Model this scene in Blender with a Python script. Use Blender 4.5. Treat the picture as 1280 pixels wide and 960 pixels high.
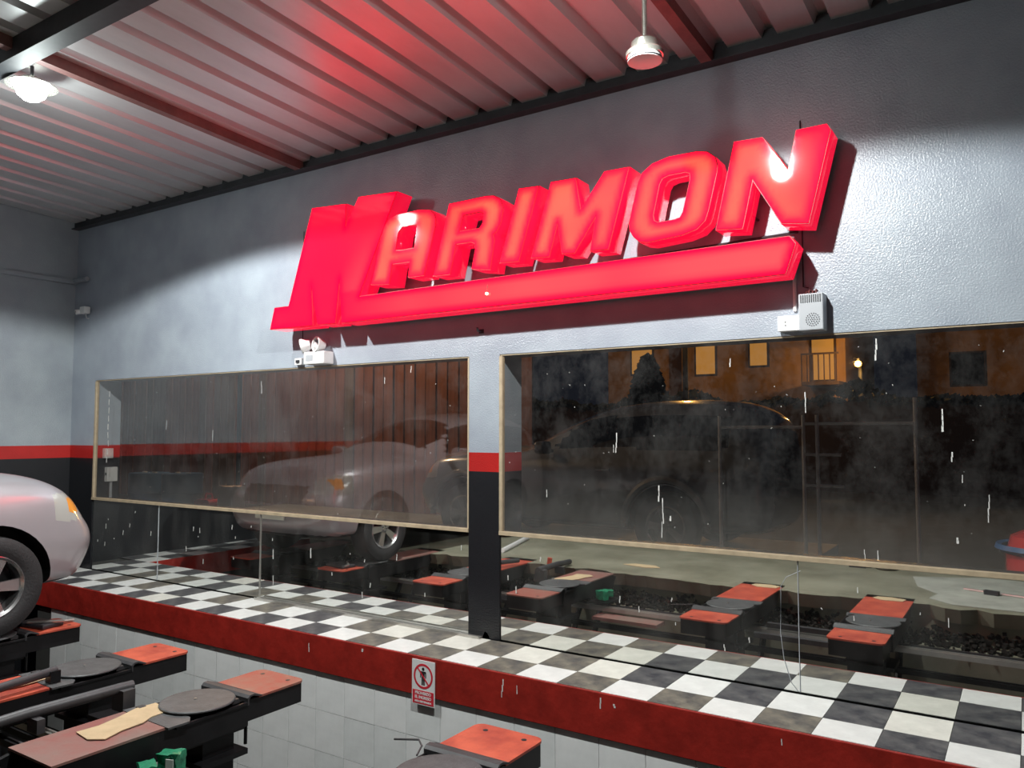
import bpy, bmesh, math, random
from mathutils import Vector, Matrix
PI = math.pi
random.seed(7)
for o in list(bpy.data.objects): bpy.data.objects.remove(o)
S = bpy.context.scene
COL = S.collection

# ------------------------------------------------------------ camera
F_, PITCH, YAW = 985.0, math.atan(59/985.0), math.atan(645/math.hypot(985, 59))
cp, sp, cy, sy = math.cos(PITCH), math.sin(PITCH), math.cos(YAW), math.sin(YAW)
fwd = Vector((-sy*cp, cy*cp, sp)); right = Vector((cy, sy, 0)); up = right.cross(fwd)
cd = bpy.data.cameras.new('camera'); cam = bpy.data.objects.new('camera', cd); COL.objects.link(cam)
cd.sensor_width = 36; cd.lens = 36*F_/1280; cd.clip_start = .02; cd.clip_end = 200
cam.matrix_world = Matrix(((right.x, up.x, -fwd.x, 0), (right.y, up.y, -fwd.y, 0), (right.z, up.z, -fwd.z, 1.512), (0, 0, 0, 1)))
S.camera = cam
# ------------------------------------------------------------ world, exposure
w = bpy.data.worlds.new('night'); S.world = w; w.use_nodes = True
w.node_tree.nodes['Background'].inputs[0].default_value = (.55, .65, 1, 1)
w.node_tree.nodes['Background'].inputs[1].default_value = .012
S.view_settings.view_transform = 'Standard'; S.view_settings.look = 'None'
S.view_settings.gamma = 1; S.view_settings.exposure = 0.0
LAMP_POWER = 490
LAMP_SPOTS = [(-5.62, 2.60, 3.86), (-1.62, 2.58, 3.88)]
STREET_POWER = 150

# ------------------------------------------------------------ materials
def mat(name, col, rough=.6, metal=0, noise=0, nscale=6, col2=None, bump=0, bscale=40, coat=0, emit=None, estr=0, spec=.5, stretch=None):
    m = bpy.data.materials.new(name); m.use_nodes = True
    N, L = m.node_tree.nodes, m.node_tree.links
    b = N['Principled BSDF']
    b.inputs['Base Color'].default_value = (*col, 1); b.inputs['Roughness'].default_value = rough
    b.inputs['Metallic'].default_value = metal; b.inputs['Coat Weight'].default_value = coat
    b.inputs['Specular IOR Level'].default_value = spec
    tc = N.new('ShaderNodeTexCoord')
    src = tc.outputs['Object']
    if stretch:
        mp = N.new('ShaderNodeMapping'); mp.inputs['Scale'].default_value = stretch
        L.new(src, mp.inputs['Vector']); src = mp.outputs['Vector']
    if noise or col2:
        n = N.new('ShaderNodeTexNoise'); n.inputs['Scale'].default_value = nscale; n.inputs['Detail'].default_value = 6
        n.inputs['Roughness'].default_value = .65
        L.new(src, n.inputs['Vector'])
        r = N.new('ShaderNodeValToRGB')
        c2 = col2 or tuple(c*(1-noise) for c in col)
        r.color_ramp.elements[0].position = .36; r.color_ramp.elements[1].position = .64
        r.color_ramp.elements[0].color = (*c2, 1); r.color_ramp.elements[1].color = (*col, 1)
        L.new(n.outputs['Fac'], r.inputs['Fac']); L.new(r.outputs['Color'], b.inputs['Base Color'])
    if bump:
        n = N.new('ShaderNodeTexNoise'); n.inputs['Scale'].default_value = bscale; n.inputs['Detail'].default_value = 4
        L.new(src, n.inputs['Vector'])
        bp = N.new('ShaderNodeBump'); bp.inputs['Strength'].default_value = bump; bp.inputs['Distance'].default_value = .01
        L.new(n.outputs['Fac'], bp.inputs['Height']); L.new(bp.outputs['Normal'], b.inputs['Normal'])
    if emit:
        b.inputs['Emission Color'].default_value = (*emit, 1); b.inputs['Emission Strength'].default_value = estr
    return m

def wall_paint(name, upper, rough, split=True):
    m = mat(name, upper, rough, bump=.34, bscale=95)
    N, L = m.node_tree.nodes, m.node_tree.links; b = N['Principled BSDF']
    g = N.new('ShaderNodeNewGeometry'); s = N.new('ShaderNodeSeparateXYZ'); L.new(g.outputs['Position'], s.inputs[0])
    r = N.new('ShaderNodeValToRGB'); r.color_ramp.interpolation = 'CONSTANT'
    mr = N.new('ShaderNodeMath'); mr.operation = 'DIVIDE'; mr.inputs[1].default_value = 4.5
    L.new(s.outputs['Z'], mr.inputs[0]); L.new(mr.outputs[0], r.inputs['Fac'])
    e = r.color_ramp.elements
    e[0].position = 0; e[0].color = (.012, .013, .016, 1)
    e[1].position = 1.205/4.5; e[1].color = (.46, .018, .016, 1)
    x = e.new(1.34/4.5); x.color = (*upper, 1)
    # worn patches
    n = N.new('ShaderNodeTexNoise'); n.inputs['Scale'].default_value = 3; n.inputs['Detail'].default_value = 8
    L.new(g.outputs['Position'], n.inputs['Vector'])
    mm = N.new('ShaderNodeMix'); mm.data_type = 'RGBA'; mm.blend_type = 'MULTIPLY'
    rr = N.new('ShaderNodeValToRGB'); rr.color_ramp.elements[0].position = .3; rr.color_ramp.elements[0].color = (.8, .8, .83, 1)
    rr.color_ramp.elements[1].position = .7
    L.new(n.outputs['Fac'], rr.inputs['Fac'])
    mm.inputs['Factor'].default_value = 1
    L.new(r.outputs['Color'], mm.inputs['A']); L.new(rr.outputs['Color'], mm.inputs['B'])
    L.new(mm.outputs['Result'], b.inputs['Base Color'])
    return m

M = {}
M['wall'] = wall_paint('wall_enamel', (.365, .41, .465), .27)
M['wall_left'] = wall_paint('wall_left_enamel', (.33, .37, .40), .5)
M['sheet'] = mat('roof_sheet', (.66, .67, .68), .34, .35, noise=.18, nscale=2, stretch=(1, .3, 1))
M['steel_dark'] = mat('dark_steel', (.055, .06, .068), .55, .3, noise=.3)
M['beam'] = mat('beam_paint', (.25, .12, .11), .5, .1, noise=.3)
M['fascia'] = mat('red_fascia_paint', (.36, .022, .015), .42, noise=.35, nscale=5, bump=.3, bscale=18)
M['tile_white'] = mat('white_floor_tile', (.90, .90, .88), .22, noise=.12, nscale=7, bump=.04)
M['tile_cream'] = mat('cream_floor_tile', (.86, .84, .77), .24, noise=.15, nscale=6, bump=.04)
M['tile_black'] = mat('black_floor_tile', (.16, .155, .155), .28, col2=(.05, .05, .06), nscale=8, bump=.04)
M['tile_worn'] = mat('worn_black_floor_tile', (.27, .24, .19), .3, col2=(.09, .085, .085), nscale=7, bump=.04)
M['grout'] = mat('grout', (.05, .05, .048), .9)
M['wtile'] = mat('white_wall_tile', (.90, .91, .91), .25, noise=.1, nscale=5)
M['wtile2'] = mat('greyer_wall_tile', (.85, .87, .87), .25, noise=.12, nscale=5)
M['concrete'] = mat('concrete_floor', (.27, .265, .20), .55, col2=(.16, .155, .11), nscale=1.3, bump=.2, bscale=10)
M['concrete2'] = mat('pale_concrete_patch', (.42, .43, .38), .6, noise=.3, nscale=3, bump=.2, bscale=10)
M['greasy'] = mat('greasy_dirt', (.02, .017, .014), .9, col2=(.005, .004, .004), nscale=14, spec=.15)
M['pit'] = mat('pit_black', (.012, .012, .012), .7, noise=.4)
M['blackmetal'] = mat('black_greasy_metal', (.016, .016, .018), .42, .4, noise=.4, nscale=9)
M['redplate'] = mat('red_painted_steel', (.62, .12, .065), .45, .1, col2=(.40, .06, .04), nscale=5, bump=.15, bscale=25)
M['rustplate'] = mat('worn_rusty_plate', (.30, .17, .13), .5, .2, col2=(.36, .08, .06), nscale=3.5, bump=.2, bscale=25)
M['brownplate'] = mat('dusty_brown_runway', (.23, .165, .14), .55, .15, col2=(.28, .10, .085), nscale=2.5, bump=.2, bscale=25)
M['turn'] = mat('turntable_rubber_grey', (.12, .125, .13), .5, .3, noise=.3, nscale=12, bump=.25, bscale=60)
M['lip'] = mat('grey_bent_steel', (.075, .075, .08), .5, .3, noise=.3)
M['card'] = mat('cardboard', (.56, .43, .26), .85, noise=.15, nscale=8, bump=.2)
M['mdf'] = mat('beige_wood_frame', (.50, .40, .27), .55, noise=.25, nscale=10)
M['alu'] = mat('aluminium', (.55, .53, .50), .35, .8, noise=.2)
M['whiteplastic'] = mat('white_plastic', (.75, .76, .76), .35)
M['greyplastic'] = mat('grey_plastic', (.40, .42, .45), .4)
M['darkplastic'] = mat('dark_plastic', (.03, .03, .035), .4)
M['chrome'] = mat('chrome', (.75, .75, .75), .12, 1)
M['silverlamp'] = mat('silver_fan_metal', (.62, .61, .55), .25, .8)
M['carpaint'] = mat('silver_mauve_car_paint', (.50, .47, .50), .32, .45, coat=.7)
M['darkcar'] = mat('dark_car_paint', (.30, .33, .34), .25, .4, coat=.8)
M['carglass'] = mat('car_window_glass', (.015, .017, .02), .06, coat=.5)
M['rubber'] = mat('tyre_rubber', (.028, .028, .03), .65, bump=.3, bscale=60)
M['rim'] = mat('alloy_rim', (.62, .62, .63), .25, .9)
M['trimblack'] = mat('black_bumper_trim', (.03, .03, .03), .5)
M['amber'] = mat('amber_lens', (.75, .30, .05), .15, coat=.6)
M['lens'] = mat('clear_headlight_lens', (.50, .50, .47), .1, .2, coat=.8)
M['green'] = mat('green_wrapper', (.01, .16, .085), .35, col2=(.02, .24, .12), nscale=20, bump=.4)
M['papergrey'] = mat('off_white_print', (.7, .75, .7), .5)
M['signred'] = mat('sign_red_print', (.62, .03, .05), .4)
M['signblack'] = mat('sign_black_print', (.02, .02, .02), .4)
M['signwhite'] = mat('sign_white', (.74, .74, .74), .4)
M['bluedrum'] = mat('blue_drum', (.035, .11, .26), .4)
M['redplastic'] = mat('red_plastic', (.55, .02, .02), .25, coat=.6)
M['paleplastic'] = mat('pale_cloth', (.5, .42, .34), .7)
M['slat'] = mat('brown_fence_board', (.24, .09, .05), .7, noise=.5, nscale=2, stretch=(3, 3, .5))
M['slat2'] = mat('greyer_fence_board', (.17, .12, .09), .7, noise=.5, nscale=2, stretch=(3, 3, .5))
M['ochre'] = mat('ochre_house_wall', (.50, .30, .10), .8, noise=.35, nscale=.8)
M['housedark'] = mat('dark_house_trim', (.05, .03, .02), .8)
M['leaf'] = mat('dark_foliage', (.012, .02, .010), .8)
M['asphalt'] = mat('asphalt', (.05, .05, .05), .85, noise=.4, nscale=3)
M['rubble'] = mat('rust_brown_rubble', (.07, .045, .035), .9, noise=.5, nscale=20)
M['paintmark'] = mat('dry_white_paint', (.7, .7, .68), .6)
M['cable'] = mat('dark_cable', (.02, .02, .025), .5)
M['wirered'] = mat('red_brown_wire', (.12, .03, .03), .5)
M['litwin'] = mat('lit_window', (.2, .12, .05), .5, emit=(1, .45, .08), estr=.38)
M['bulb'] = mat('led_lens', (1, 1, 1), .5, emit=(.93, 1, .97), estr=25)
M['sodium'] = mat('sodium_bulb', (1, .6, .2), .5, emit=(1, .5, .08), estr=14)
M['tinybulb'] = mat('warm_spark_bulb', (1, .9, .7), .3, emit=(1, .7, .4), estr=4)
M['signtrim'] = mat('sign_back_red', (.22, .012, .02), .5)

def letter_mat(name, hot, cool, strength, scale, attr=True):
    m = mat(name, (.50, .002, .015), .05)
    N, L = m.node_tree.nodes, m.node_tree.links; b = N['Principled BSDF']
    tc = N.new('ShaderNodeTexCoord'); n = N.new('ShaderNodeTexNoise'); n.inputs['Scale'].default_value = scale; n.inputs['Detail'].default_value = 1
    L.new(tc.outputs['Object'], n.inputs['Vector'])
    nr = N.new('ShaderNodeMapRange'); nr.inputs['From Min'].default_value = .3; nr.inputs['From Max'].default_value = .65
    nr.inputs['To Min'].default_value = .55; L.new(n.outputs['Fac'], nr.inputs['Value']); fac = nr.outputs[0]
    if attr:
        at = N.new('ShaderNodeAttribute'); at.attribute_name = 'glow'
        mu = N.new('ShaderNodeMath'); mu.operation = 'MULTIPLY'; L.new(at.outputs['Fac'], mu.inputs[0]); L.new(fac, mu.inputs[1]); fac = mu.outputs[0]
    mx = N.new('ShaderNodeMix'); mx.data_type = 'RGBA'; mx.inputs['A'].default_value = (*cool, 1); mx.inputs['B'].default_value = (*hot, 1)
    L.new(fac, mx.inputs['Factor']); L.new(mx.outputs['Result'], b.inputs['Emission Color'])
    b.inputs['Emission Strength'].default_value = strength
    return m
M['letter'] = letter_mat('lit_letter_acrylic', (1, .085, .047), (1, .004, .026), 2.1, 2.2)
M['letterM'] = letter_mat('lit_large_letter_acrylic', (1, .052, .048), (1, .0, .022), 2.1, 1.2)
M['letterside'] = letter_mat('lit_letter_side_acrylic', (1, .008, .055), (1, .0, .04), .8, 2, False)

def mirror_mat():
    m = bpy.data.materials.new('mirror'); m.use_nodes = True
    N, L = m.node_tree.nodes, m.node_tree.links; b = N['Principled BSDF']
    b.inputs['Metallic'].default_value = 1; b.inputs['Base Color'].default_value = (.80, .82, .80, 1); b.inputs['Roughness'].default_value = .015
    d = N.new('ShaderNodeBsdfDiffuse'); d.inputs['Color'].default_value = (.45, .45, .43, 1)
    mix = N.new('ShaderNodeMixShader'); g = N.new('ShaderNodeNewGeometry')
    n = N.new('ShaderNodeTexNoise'); n.inputs['Scale'].default_value = 3; n.inputs['Detail'].default_value = 8
    mp = N.new('ShaderNodeMapping'); mp.inputs['Scale'].default_value = (1.5, 1, .5)
    L.new(g.outputs['Position'], mp.inputs[0]); L.new(mp.outputs[0], n.inputs['Vector'])
    r = N.new('ShaderNodeMapRange'); r.inputs['From Min'].default_value = .42; r.inputs['From Max'].default_value = .8
    r.inputs['To Min'].default_value = .008; r.inputs['To Max'].default_value = .09
    L.new(n.outputs['Fac'], r.inputs['Value']); L.new(r.outputs[0], mix.inputs[0])
    L.new(b.outputs[0], mix.inputs[1]); L.new(d.outputs[0], mix.inputs[2])
    L.new(mix.outputs[0], N['Material Output'].inputs['Surface'])
    return m
M['mirror'] = mirror_mat()

def glass_mat():
    m = bpy.data.materials.new('dusty_window_glass'); m.use_nodes = True
    N, L = m.node_tree.nodes, m.node_tree.links; N.remove(N['Principled BSDF'])
    t = N.new('ShaderNodeBsdfTransparent'); t.inputs[0].default_value = (.955, .945, .93, 1)
    gl = N.new('ShaderNodeBsdfGlossy'); gl.inputs['Roughness'].default_value = .03; gl.inputs['Color'].default_value = (.95, .95, .95, 1)
    d = N.new('ShaderNodeBsdfDiffuse'); d.inputs['Color'].default_value = (.5, .5, .5, 1)
    lw = N.new('ShaderNodeLayerWeight'); lw.inputs['Blend'].default_value = .25
    mr = N.new('ShaderNodeMapRange'); mr.inputs['To Min'].default_value = .052; mr.inputs['To Max'].default_value = .40
    L.new(lw.outputs['Facing'], mr.inputs['Value'])
    m1 = N.new('ShaderNodeMixShader'); L.new(mr.outputs[0], m1.inputs[0]); L.new(t.outputs[0], m1.inputs[1]); L.new(gl.outputs[0], m1.inputs[2])
    g = N.new('ShaderNodeNewGeometry'); mp = N.new('ShaderNodeMapping'); mp.inputs['Scale'].default_value = (1.1, 1, .85)
    n = N.new('ShaderNodeTexNoise'); n.inputs['Scale'].default_value = 3.4; n.inputs['Detail'].default_value = 12; n.inputs['Roughness'].default_value = .78
    L.new(g.outputs['Position'], mp.inputs[0]); L.new(mp.outputs[0], n.inputs['Vector'])
    r = N.new('ShaderNodeMapRange'); r.inputs['From Min'].default_value = .44; r.inputs['From Max'].default_value = .74
    r.inputs['To Min'].default_value = .002; r.inputs['To Max'].default_value = .045
    L.new(n.outputs['Fac'], r.inputs['Value'])
    # dirt gathers along the bottom of the pane
    s = N.new('ShaderNodeSeparateXYZ'); L.new(g.outputs['Position'], s.inputs[0])
    zr = N.new('ShaderNodeMapRange'); zr.inputs['From Min'].default_value = .78; zr.inputs['From Max'].default_value = 1.2
    zr.inputs['To Min'].default_value = .07; zr.inputs['To Max'].default_value = 0
    L.new(s.outputs['Z'], zr.inputs['Value'])
    a = N.new('ShaderNodeMath'); L.new(r.outputs[0], a.inputs[0]); L.new(zr.outputs[0], a.inputs[1])
    m2 = N.new('ShaderNodeMixShader'); L.new(a.outputs[0], m2.inputs[0]); L.new(m1.outputs[0], m2.inputs[1]); L.new(d.outputs[0], m2.inputs[2])
    L.new(m2.outputs[0], N['Material Output'].inputs['Surface'])
    return m
M['glass'] = glass_mat()

# ------------------------------------------------------------ mesh helpers
class MB:
    def __init__(s): s.v = []; s.f = []; s.m = []
    def add(s, vs, fs, mi=0):
        o = len(s.v); s.v += [tuple(v) for v in vs]; s.f += [tuple(i+o for i in f) for f in fs]; s.m += [mi]*len(fs); return s
    def box(s, x0, x1, y0, y1, z0, z1, mi=0, T=None):
        vs = [Vector(p) for p in ((x0,y0,z0),(x1,y0,z0),(x1,y1,z0),(x0,y1,z0),(x0,y0,z1),(x1,y0,z1),(x1,y1,z1),(x0,y1,z1))]
        if T: vs = [T @ v for v in vs]
        return s.add(vs, [(0,3,2,1),(4,5,6,7),(0,1,5,4),(1,2,6,5),(2,3,7,6),(3,0,4,7)], mi)
    def tube(s, pts, r, n=10, mi=0):
        pts = [Vector(p) for p in pts]; rings = []
        rs = r if isinstance(r, (list, tuple)) else [r]*len(pts)
        for i, p in enumerate(pts):
            d = (pts[min(i+1, len(pts)-1)] - pts[max(i-1, 0)]).normalized()
            a = d.cross(Vector((0,0,1)));
            if a.length < .05: a = d.cross(Vector((1,0,0)))
            a.normalize(); b = d.cross(a)
            rings.append([p + rs[i]*(math.cos(2*PI*k/n)*a + math.sin(2*PI*k/n)*b) for k in range(n)])
        vs = [v for rg in rings for v in rg]; fs = []
        for i in range(len(pts)-1):
            for k in range(n): fs.append((i*n+k, i*n+(k+1)%n, (i+1)*n+(k+1)%n, (i+1)*n+k))
        fs.append(tuple(range(n-1, -1, -1))); fs.append(tuple(range((len(pts)-1)*n, len(pts)*n)))
        return s.add(vs, fs, mi)
    def lathe(s, prof, n=32, T=None, mi=0, closed=False):
        """prof: (r, z) pairs around z"""
        vs = []; fs = []; m = len(prof)
        for k in range(n):
            a = 2*PI*k/n
            for r, z in prof: vs.append(Vector((r*math.cos(a), r*math.sin(a), z)))
        for k in range(n):
            k2 = (k+1) % n
            for j in range(m if closed else m-1):
                j2 = (j+1) % m
                fs.append((k*m+j, k2*m+j, k2*m+j2, k*m+j2))
        if not closed:
            if prof[0][0] > 1e-5: fs.append(tuple(k*m for k in range(n-1, -1, -1)))
            if prof[-1][0] > 1e-5: fs.append(tuple(k*m+m-1 for k in range(n)))
        if T: vs = [T @ v for v in vs]
        return s.add(vs, fs, mi)
    def prism(s, poly, z0, z1, T=None, mi=0, mside=None):
        n = len(poly)
        area = sum(poly[i][0]*poly[(i+1)%n][1]-poly[(i+1)%n][0]*poly[i][1] for i in range(n))
        if area < 0: poly = poly[::-1]
        vs = [Vector((x, y, z0)) for x, y in poly] + [Vector((x, y, z1)) for x, y in poly]
        if T: vs = [T @ v for v in vs]
        s.add(vs, [tuple(range(n-1, -1, -1)), tuple(range(n, 2*n))], mi)
        o = len(s.v)-2*n
        for i in range(n):
            s.f.append((o+i, o+(i+1)%n, o+n+(i+1)%n, o+n+i)); s.m.append(mi if mside is None else mside)
        return s
    def build(s, name, mats, parent=None, smooth=False, bevel=0, kind=None, label=None):
        me = bpy.data.meshes.new(name); me.from_pydata(s.v, [], s.f); me.update()
        bm = bmesh.new(); bm.from_mesh(me); bmesh.ops.remove_doubles(bm, verts=bm.verts, dist=1e-5)
        bmesh.ops.recalc_face_normals(bm, faces=bm.faces); bm.to_mesh(me); bm.free()
        for m in (mats if isinstance(mats, (list, tuple)) else [mats]): me.materials.append(m)
        if len(me.polygons) == len(s.m):
            for p, i in zip(me.polygons, s.m): p.material_index = i
        if smooth:
            for p in me.polygons: p.use_smooth = True
            try: me.set_sharp_from_angle(angle=R(38))
            except Exception: pass
        o = bpy.data.objects.new(name, me); COL.objects.link(o)
        if parent: o.parent = parent
        if bevel:
            b = o.modifiers.new('bevel', 'BEVEL'); b.width = bevel; b.segments = 2; b.limit_method = 'ANGLE'
        if kind: o['kind'] = kind
        if label: o['label'] = label
        return o
def R(d): return math.radians(d)
def tag(o, label, cat, group=None):
    o['label'] = label; o['category'] = cat
    if group: o['group'] = group
    return o
def thing(name, label, cat, loc=(0,0,0), rz=0, group=None):
    o = bpy.data.objects.new(name, None); COL.objects.link(o); o.empty_display_size = .1
    o.location = loc; o.rotation_euler = (0, 0, rz)
    return tag(o, label, cat, group)
def struct(o): o['kind'] = 'structure'; return o
def inst(src, name, loc, parent, material=None):
    c = bpy.data.objects.new(name, src.data if not material else src.data); COL.objects.link(c)
    c.location = loc; c.parent = parent; return c
def rrect(x0, x1, y0, y1, r, corners=(1,1,1,1), n=5):
    pts = []
    for (cx, cy_, a, on) in ((x1, y1, 0, corners[0]), (x0, y1, 90, corners[1]), (x0, y0, 180, corners[2]), (x1, y0, 270, corners[3])):
        if not on: pts.append((cx, cy_)); continue
        ox = cx - r if cx == x1 else cx + r; oy = cy_ - r if cy_ == y1 else cy_ + r
        for k in range(n+1):
            t = R(a + 90*k/n); pts.append((ox + r*math.cos(t), oy + r*math.sin(t)))
    return pts

# ------------------------------------------------------------ setting
XL, XR = -9.17, 3.2
WY = 4.8                      # face of the mirror wall
TOP, SILL = 2.078, .778
WX0, WX1, WX2, WX3 = -8.68, -3.525, -3.247, 2.4
CZ = 3.905; SL = math.tan(R(2.6))
def cz(y): return CZ + (WY-y)*SL
wb = MB()
wb.box(XL-.3, WX0, WY, 5.1, -.26, CZ+.3)
wb.box(WX1, WX2, WY, 5.1, -.26, TOP)
wb.box(WX3, XR, WY, 5.1, -.26, TOP)
wb.box(WX0, XR, WY, 5.1, TOP, CZ+.3)
wb.box(WX0, WX1, WY+.02, 5.1, -.26, SILL-.02)
wb.box(WX2, WX3, WY+.02, 5.1, -.26, SILL-.02)
struct(wb.build('wall_back', M['wall']))
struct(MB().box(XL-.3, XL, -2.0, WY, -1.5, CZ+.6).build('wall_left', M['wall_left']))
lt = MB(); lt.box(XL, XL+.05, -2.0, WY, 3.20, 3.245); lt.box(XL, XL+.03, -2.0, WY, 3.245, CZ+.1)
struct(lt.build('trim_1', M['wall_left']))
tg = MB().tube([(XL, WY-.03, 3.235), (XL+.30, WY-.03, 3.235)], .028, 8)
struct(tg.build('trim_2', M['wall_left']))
# roof: trapezoidal sheet, ribs along y, pitch .305, one mesh per sheet
def sheet(x0, nrib, mname):
    b = MB(); pr = []
    for i in range(nrib):
        x = x0 + i*.305
        pr += [(x, .07), (x+.05, .07), (x+.072, 0), (x+.283, 0)]
    pr.append((x0+nrib*.305, .07))
    ys = (WY+.05, 2.4, 0, -3, -6)
    for (xa, za), (xb, zb) in zip(pr, pr[1:]):
        for ya, yb in zip(ys, ys[1:]):
            t = .006
            v = [(xa, ya, cz(ya)+za), (xb, ya, cz(ya)+zb), (xb, yb, cz(yb)+zb), (xa, yb, cz(yb)+za)]
            b.add(v + [(p[0], p[1], p[2]+t) for p in v], [(0,1,2,3), (7,6,5,4), (0,4,5,1), (1,5,6,2), (2,6,7,3), (3,7,4,0)])
    return b.build(mname, M['sheet'])
ceil = bpy.data.objects.new('ceiling', None); COL.objects.link(ceil); struct(ceil)
for k in range(14):
    o = sheet(-.345-.305*33 + k*.915, 3, 'roof_sheet'); o.parent = ceil
def sloped(x0, x1, y0, y1, d0, d1):
    b = MB()
    vs = [(x, y, cz(y)-d) for y in (y0, y1) for (x, d) in ((x0, d0), (x1, d0), (x1, d1), (x0, d1))]
    b.add(vs, [(0,1,2,3), (7,6,5,4), (0,4,5,1), (1,5,6,2), (2,6,7,3), (3,7,4,0)]); return b
for i, x in enumerate((-5.36, -1.62, 2.1)):
    struct(sloped(x-.035, x+.035, -5.9, WY, .0, .075).build('trim_%d' % (3+i), M['beam']))
struct(MB().box(XL, XR, 2.34, 2.46, cz(2.4)-.13, cz(2.4)-.0).build('trim_6', M['steel_dark']))
tr = MB(); tr.box(XL, XR, WY-.05, WY, CZ-.075, CZ+.05); tr.box(XL, XR, WY-.085, WY-.05, CZ-.075, CZ-.065)
struct(tr.build('trim_7', M['steel_dark']))
struct(MB().box(XL, XR, -3.05, -2.93, cz(-3)-.13, cz(-3)).build('trim_8', M['steel_dark']))

# concrete floor and pit
fl = MB(); fl.box(XL, XR, -9, 1.72, -1.5, 0)
# ragged broken edge of the slab
random.seed(3); xs = [XL+.6+i*.12 for i in range(98)]; ed = [1.84+random.uniform(-.05, .06)+.05*math.sin(x*1.7) for x in xs]
for (xa, ya), (xb, yb) in zip(zip(xs, ed), zip(xs[1:], ed[1:])):
    vs = [(xa, 1.70, -.001), (xb, 1.70, -.001), (xb, yb, -.004), (xa, ya, -.004), (xa, 1.70, -.14), (xb, 1.70, -.14), (xb, yb-.04, -.13), (xa, ya-.04, -.13)]
    fl.add(vs, [(0,1,2,3), (3,2,6,7), (7,6,5,4)])
struct(fl.build('floor', M['concrete']))
struct(MB().prism([(-.95,.95),(-.75,1.25),(-.8,1.5),(-.6,1.7),(1.2,1.72),(1.3,.2),(-.4,.1),(-1.05,.4)], .001, .006).build('floor_patch', M['concrete2']))
struct(MB().box(XL, XR, 1.7, 4.25, -1.6, -1.5).build('pit_floor', M['pit']))
struct(MB().box(XL+.6, XR, 1.72, 2.02, -1.5, -.30).build('pit_ledge', M['concrete']))
rb = MB(); random.seed(5)
for i in range(3500):
    x = random.uniform(-8.5, 3); y = random.uniform(1.72, 2.02); s = random.uniform(.006, .026)
    z = -.295 + random.uniform(0, .12)*max(0, (2.0-y)/.28)
    T = Matrix.Translation((x, y, z)) @ Matrix.Rotation(random.uniform(0, PI), 4, Vector((random.random(), random.random(), random.random())).normalized())
    rb.box(-s, s, -s*.8, s*.8, -s*.6, s*.6, 0, T)
o = rb.build('oily_rubble', M['greasy']); o['kind'] = 'stuff'; o.parent = None; tag(o, 'black oily rubble heaped on the ledge under the broken concrete edge', 'rubble')

def streaks(pts, parent, y):
    b = MB()
    for (x, z, L_, wd) in pts:
        n = max(2, int(L_/.03)); px = x; l = []
        for k in range(n+1):
            l.append((px, z-L_*k/n)); px += random.uniform(-.006, .006)
        for (xa, za), (xb, zb) in zip(l, l[1:]):
            ww = wd*random.uniform(.5, 1)
            b.box(-ww, ww, y-.001, y, -abs(za-zb)*.55, abs(za-zb)*.55, 0, Matrix.Translation(((xa+xb)/2, 0, (za+zb)/2)))
    return b.build('paint_specks', M['paintmark'], parent, kind='stuff')
# walkway slab, red fascia and floor tiles
walk = bpy.data.objects.new('floor_walkway', None); COL.objects.link(walk); struct(walk)
sl = MB(); sl.box(XL, XR, 4.205, WY+.02, -.26, -.012); sl.box(XL, XL+.60, -1.9, 4.205, -.26, -.012)
sl.build('slab', M['grout'], walk)
fb = MB(); fb.box(XL+.6, XR, 4.185, 4.205, -.26, -.002)
fb.build('fascia', M['fascia'], walk, bevel=.004)
fb = MB(); fb.box(XL+.60, XL+.62, -1.9, 4.185, -.26, -.002)
fb.build('fascia', M['fascia'], walk)
P = .2937
tms = {}
def tile_mesh(m, dx, dy, h=.012):
    k = (m, round(dx, 3), round(dy, 3))
    if k not in tms:
        o = MB().box(0, dx-.003, 0, dy-.003, -h, 0).build('tile', M[m]); tms[k] = o.data; bpy.data.objects.remove(o)
    return tms[k]
def put_tile(m, x, y, z, dx, dy, parent):
    o = bpy.data.objects.new('tile', tile_mesh(m, dx, dy)); COL.objects.link(o)
    o.location = (x, y, z); o.parent = parent
random.seed(11)
i = 11
while True:
    x = -.37 + i*P
    if x < XL + .0: break
    for row, (y, dy) in enumerate(((4.205, .265), (4.47, .32))):
        white = (i + row) % 2 == 0
        near_pillar = -4.6 < x < -2.2
        if white: m = 'tile_cream' if (near_pillar and row == 1) or random.random() < .08 else 'tile_white'
        else: m = 'tile_worn' if (near_pillar or random.random() < .2) else 'tile_black'
        put_tile(m, x, y, random.uniform(-.001, .0005), P, dy, walk)
    i -= 1
for r in range(20):
    for c in range(2):
        put_tile('tile_white' if (r+c) % 2 else 'tile_black', XL+.004+c*.297, 4.205-(r+1)*P, 0, .297, P, walk)

streaks([(-2.80, -.04, .11, .004), (-2.70, -.06, .05, .003), (-2.12, -.03, .06, .004), (-4.55, -.07, .06, .004), (-2.04, -.05, .02, .006), (-1.1, -.05, .03, .003), (-4.0, -.03, .02, .008)], walk, 4.185)
# white wall tiles on the pit side
pw = bpy.data.objects.new('wall_pit', None); COL.objects.link(pw); struct(pw)
MB().box(XL+.6, XR, 4.212, 4.30, -1.5, -.26).build('mortar_backing', M['grout'], pw)
wt = []
for m in ('wtile', 'wtile2', 'wtile'):
    o = MB().box(.0018, .2907, 0, .009, .0018, .2922).build('t', M[m]); wt.append(o.data); bpy.data.objects.remove(o)
x = -2.146 + .2925*12
while x > XL+.6:
    for rrow in range(4):
        z = -.2495 - (rrow+1)*.294
        o = bpy.data.objects.new('tile', random.choice(wt)); COL.objects.link(o); o.parent = pw
        o.location = (x, 4.203+random.uniform(0, .0015), z)
    x -= .2925

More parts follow.
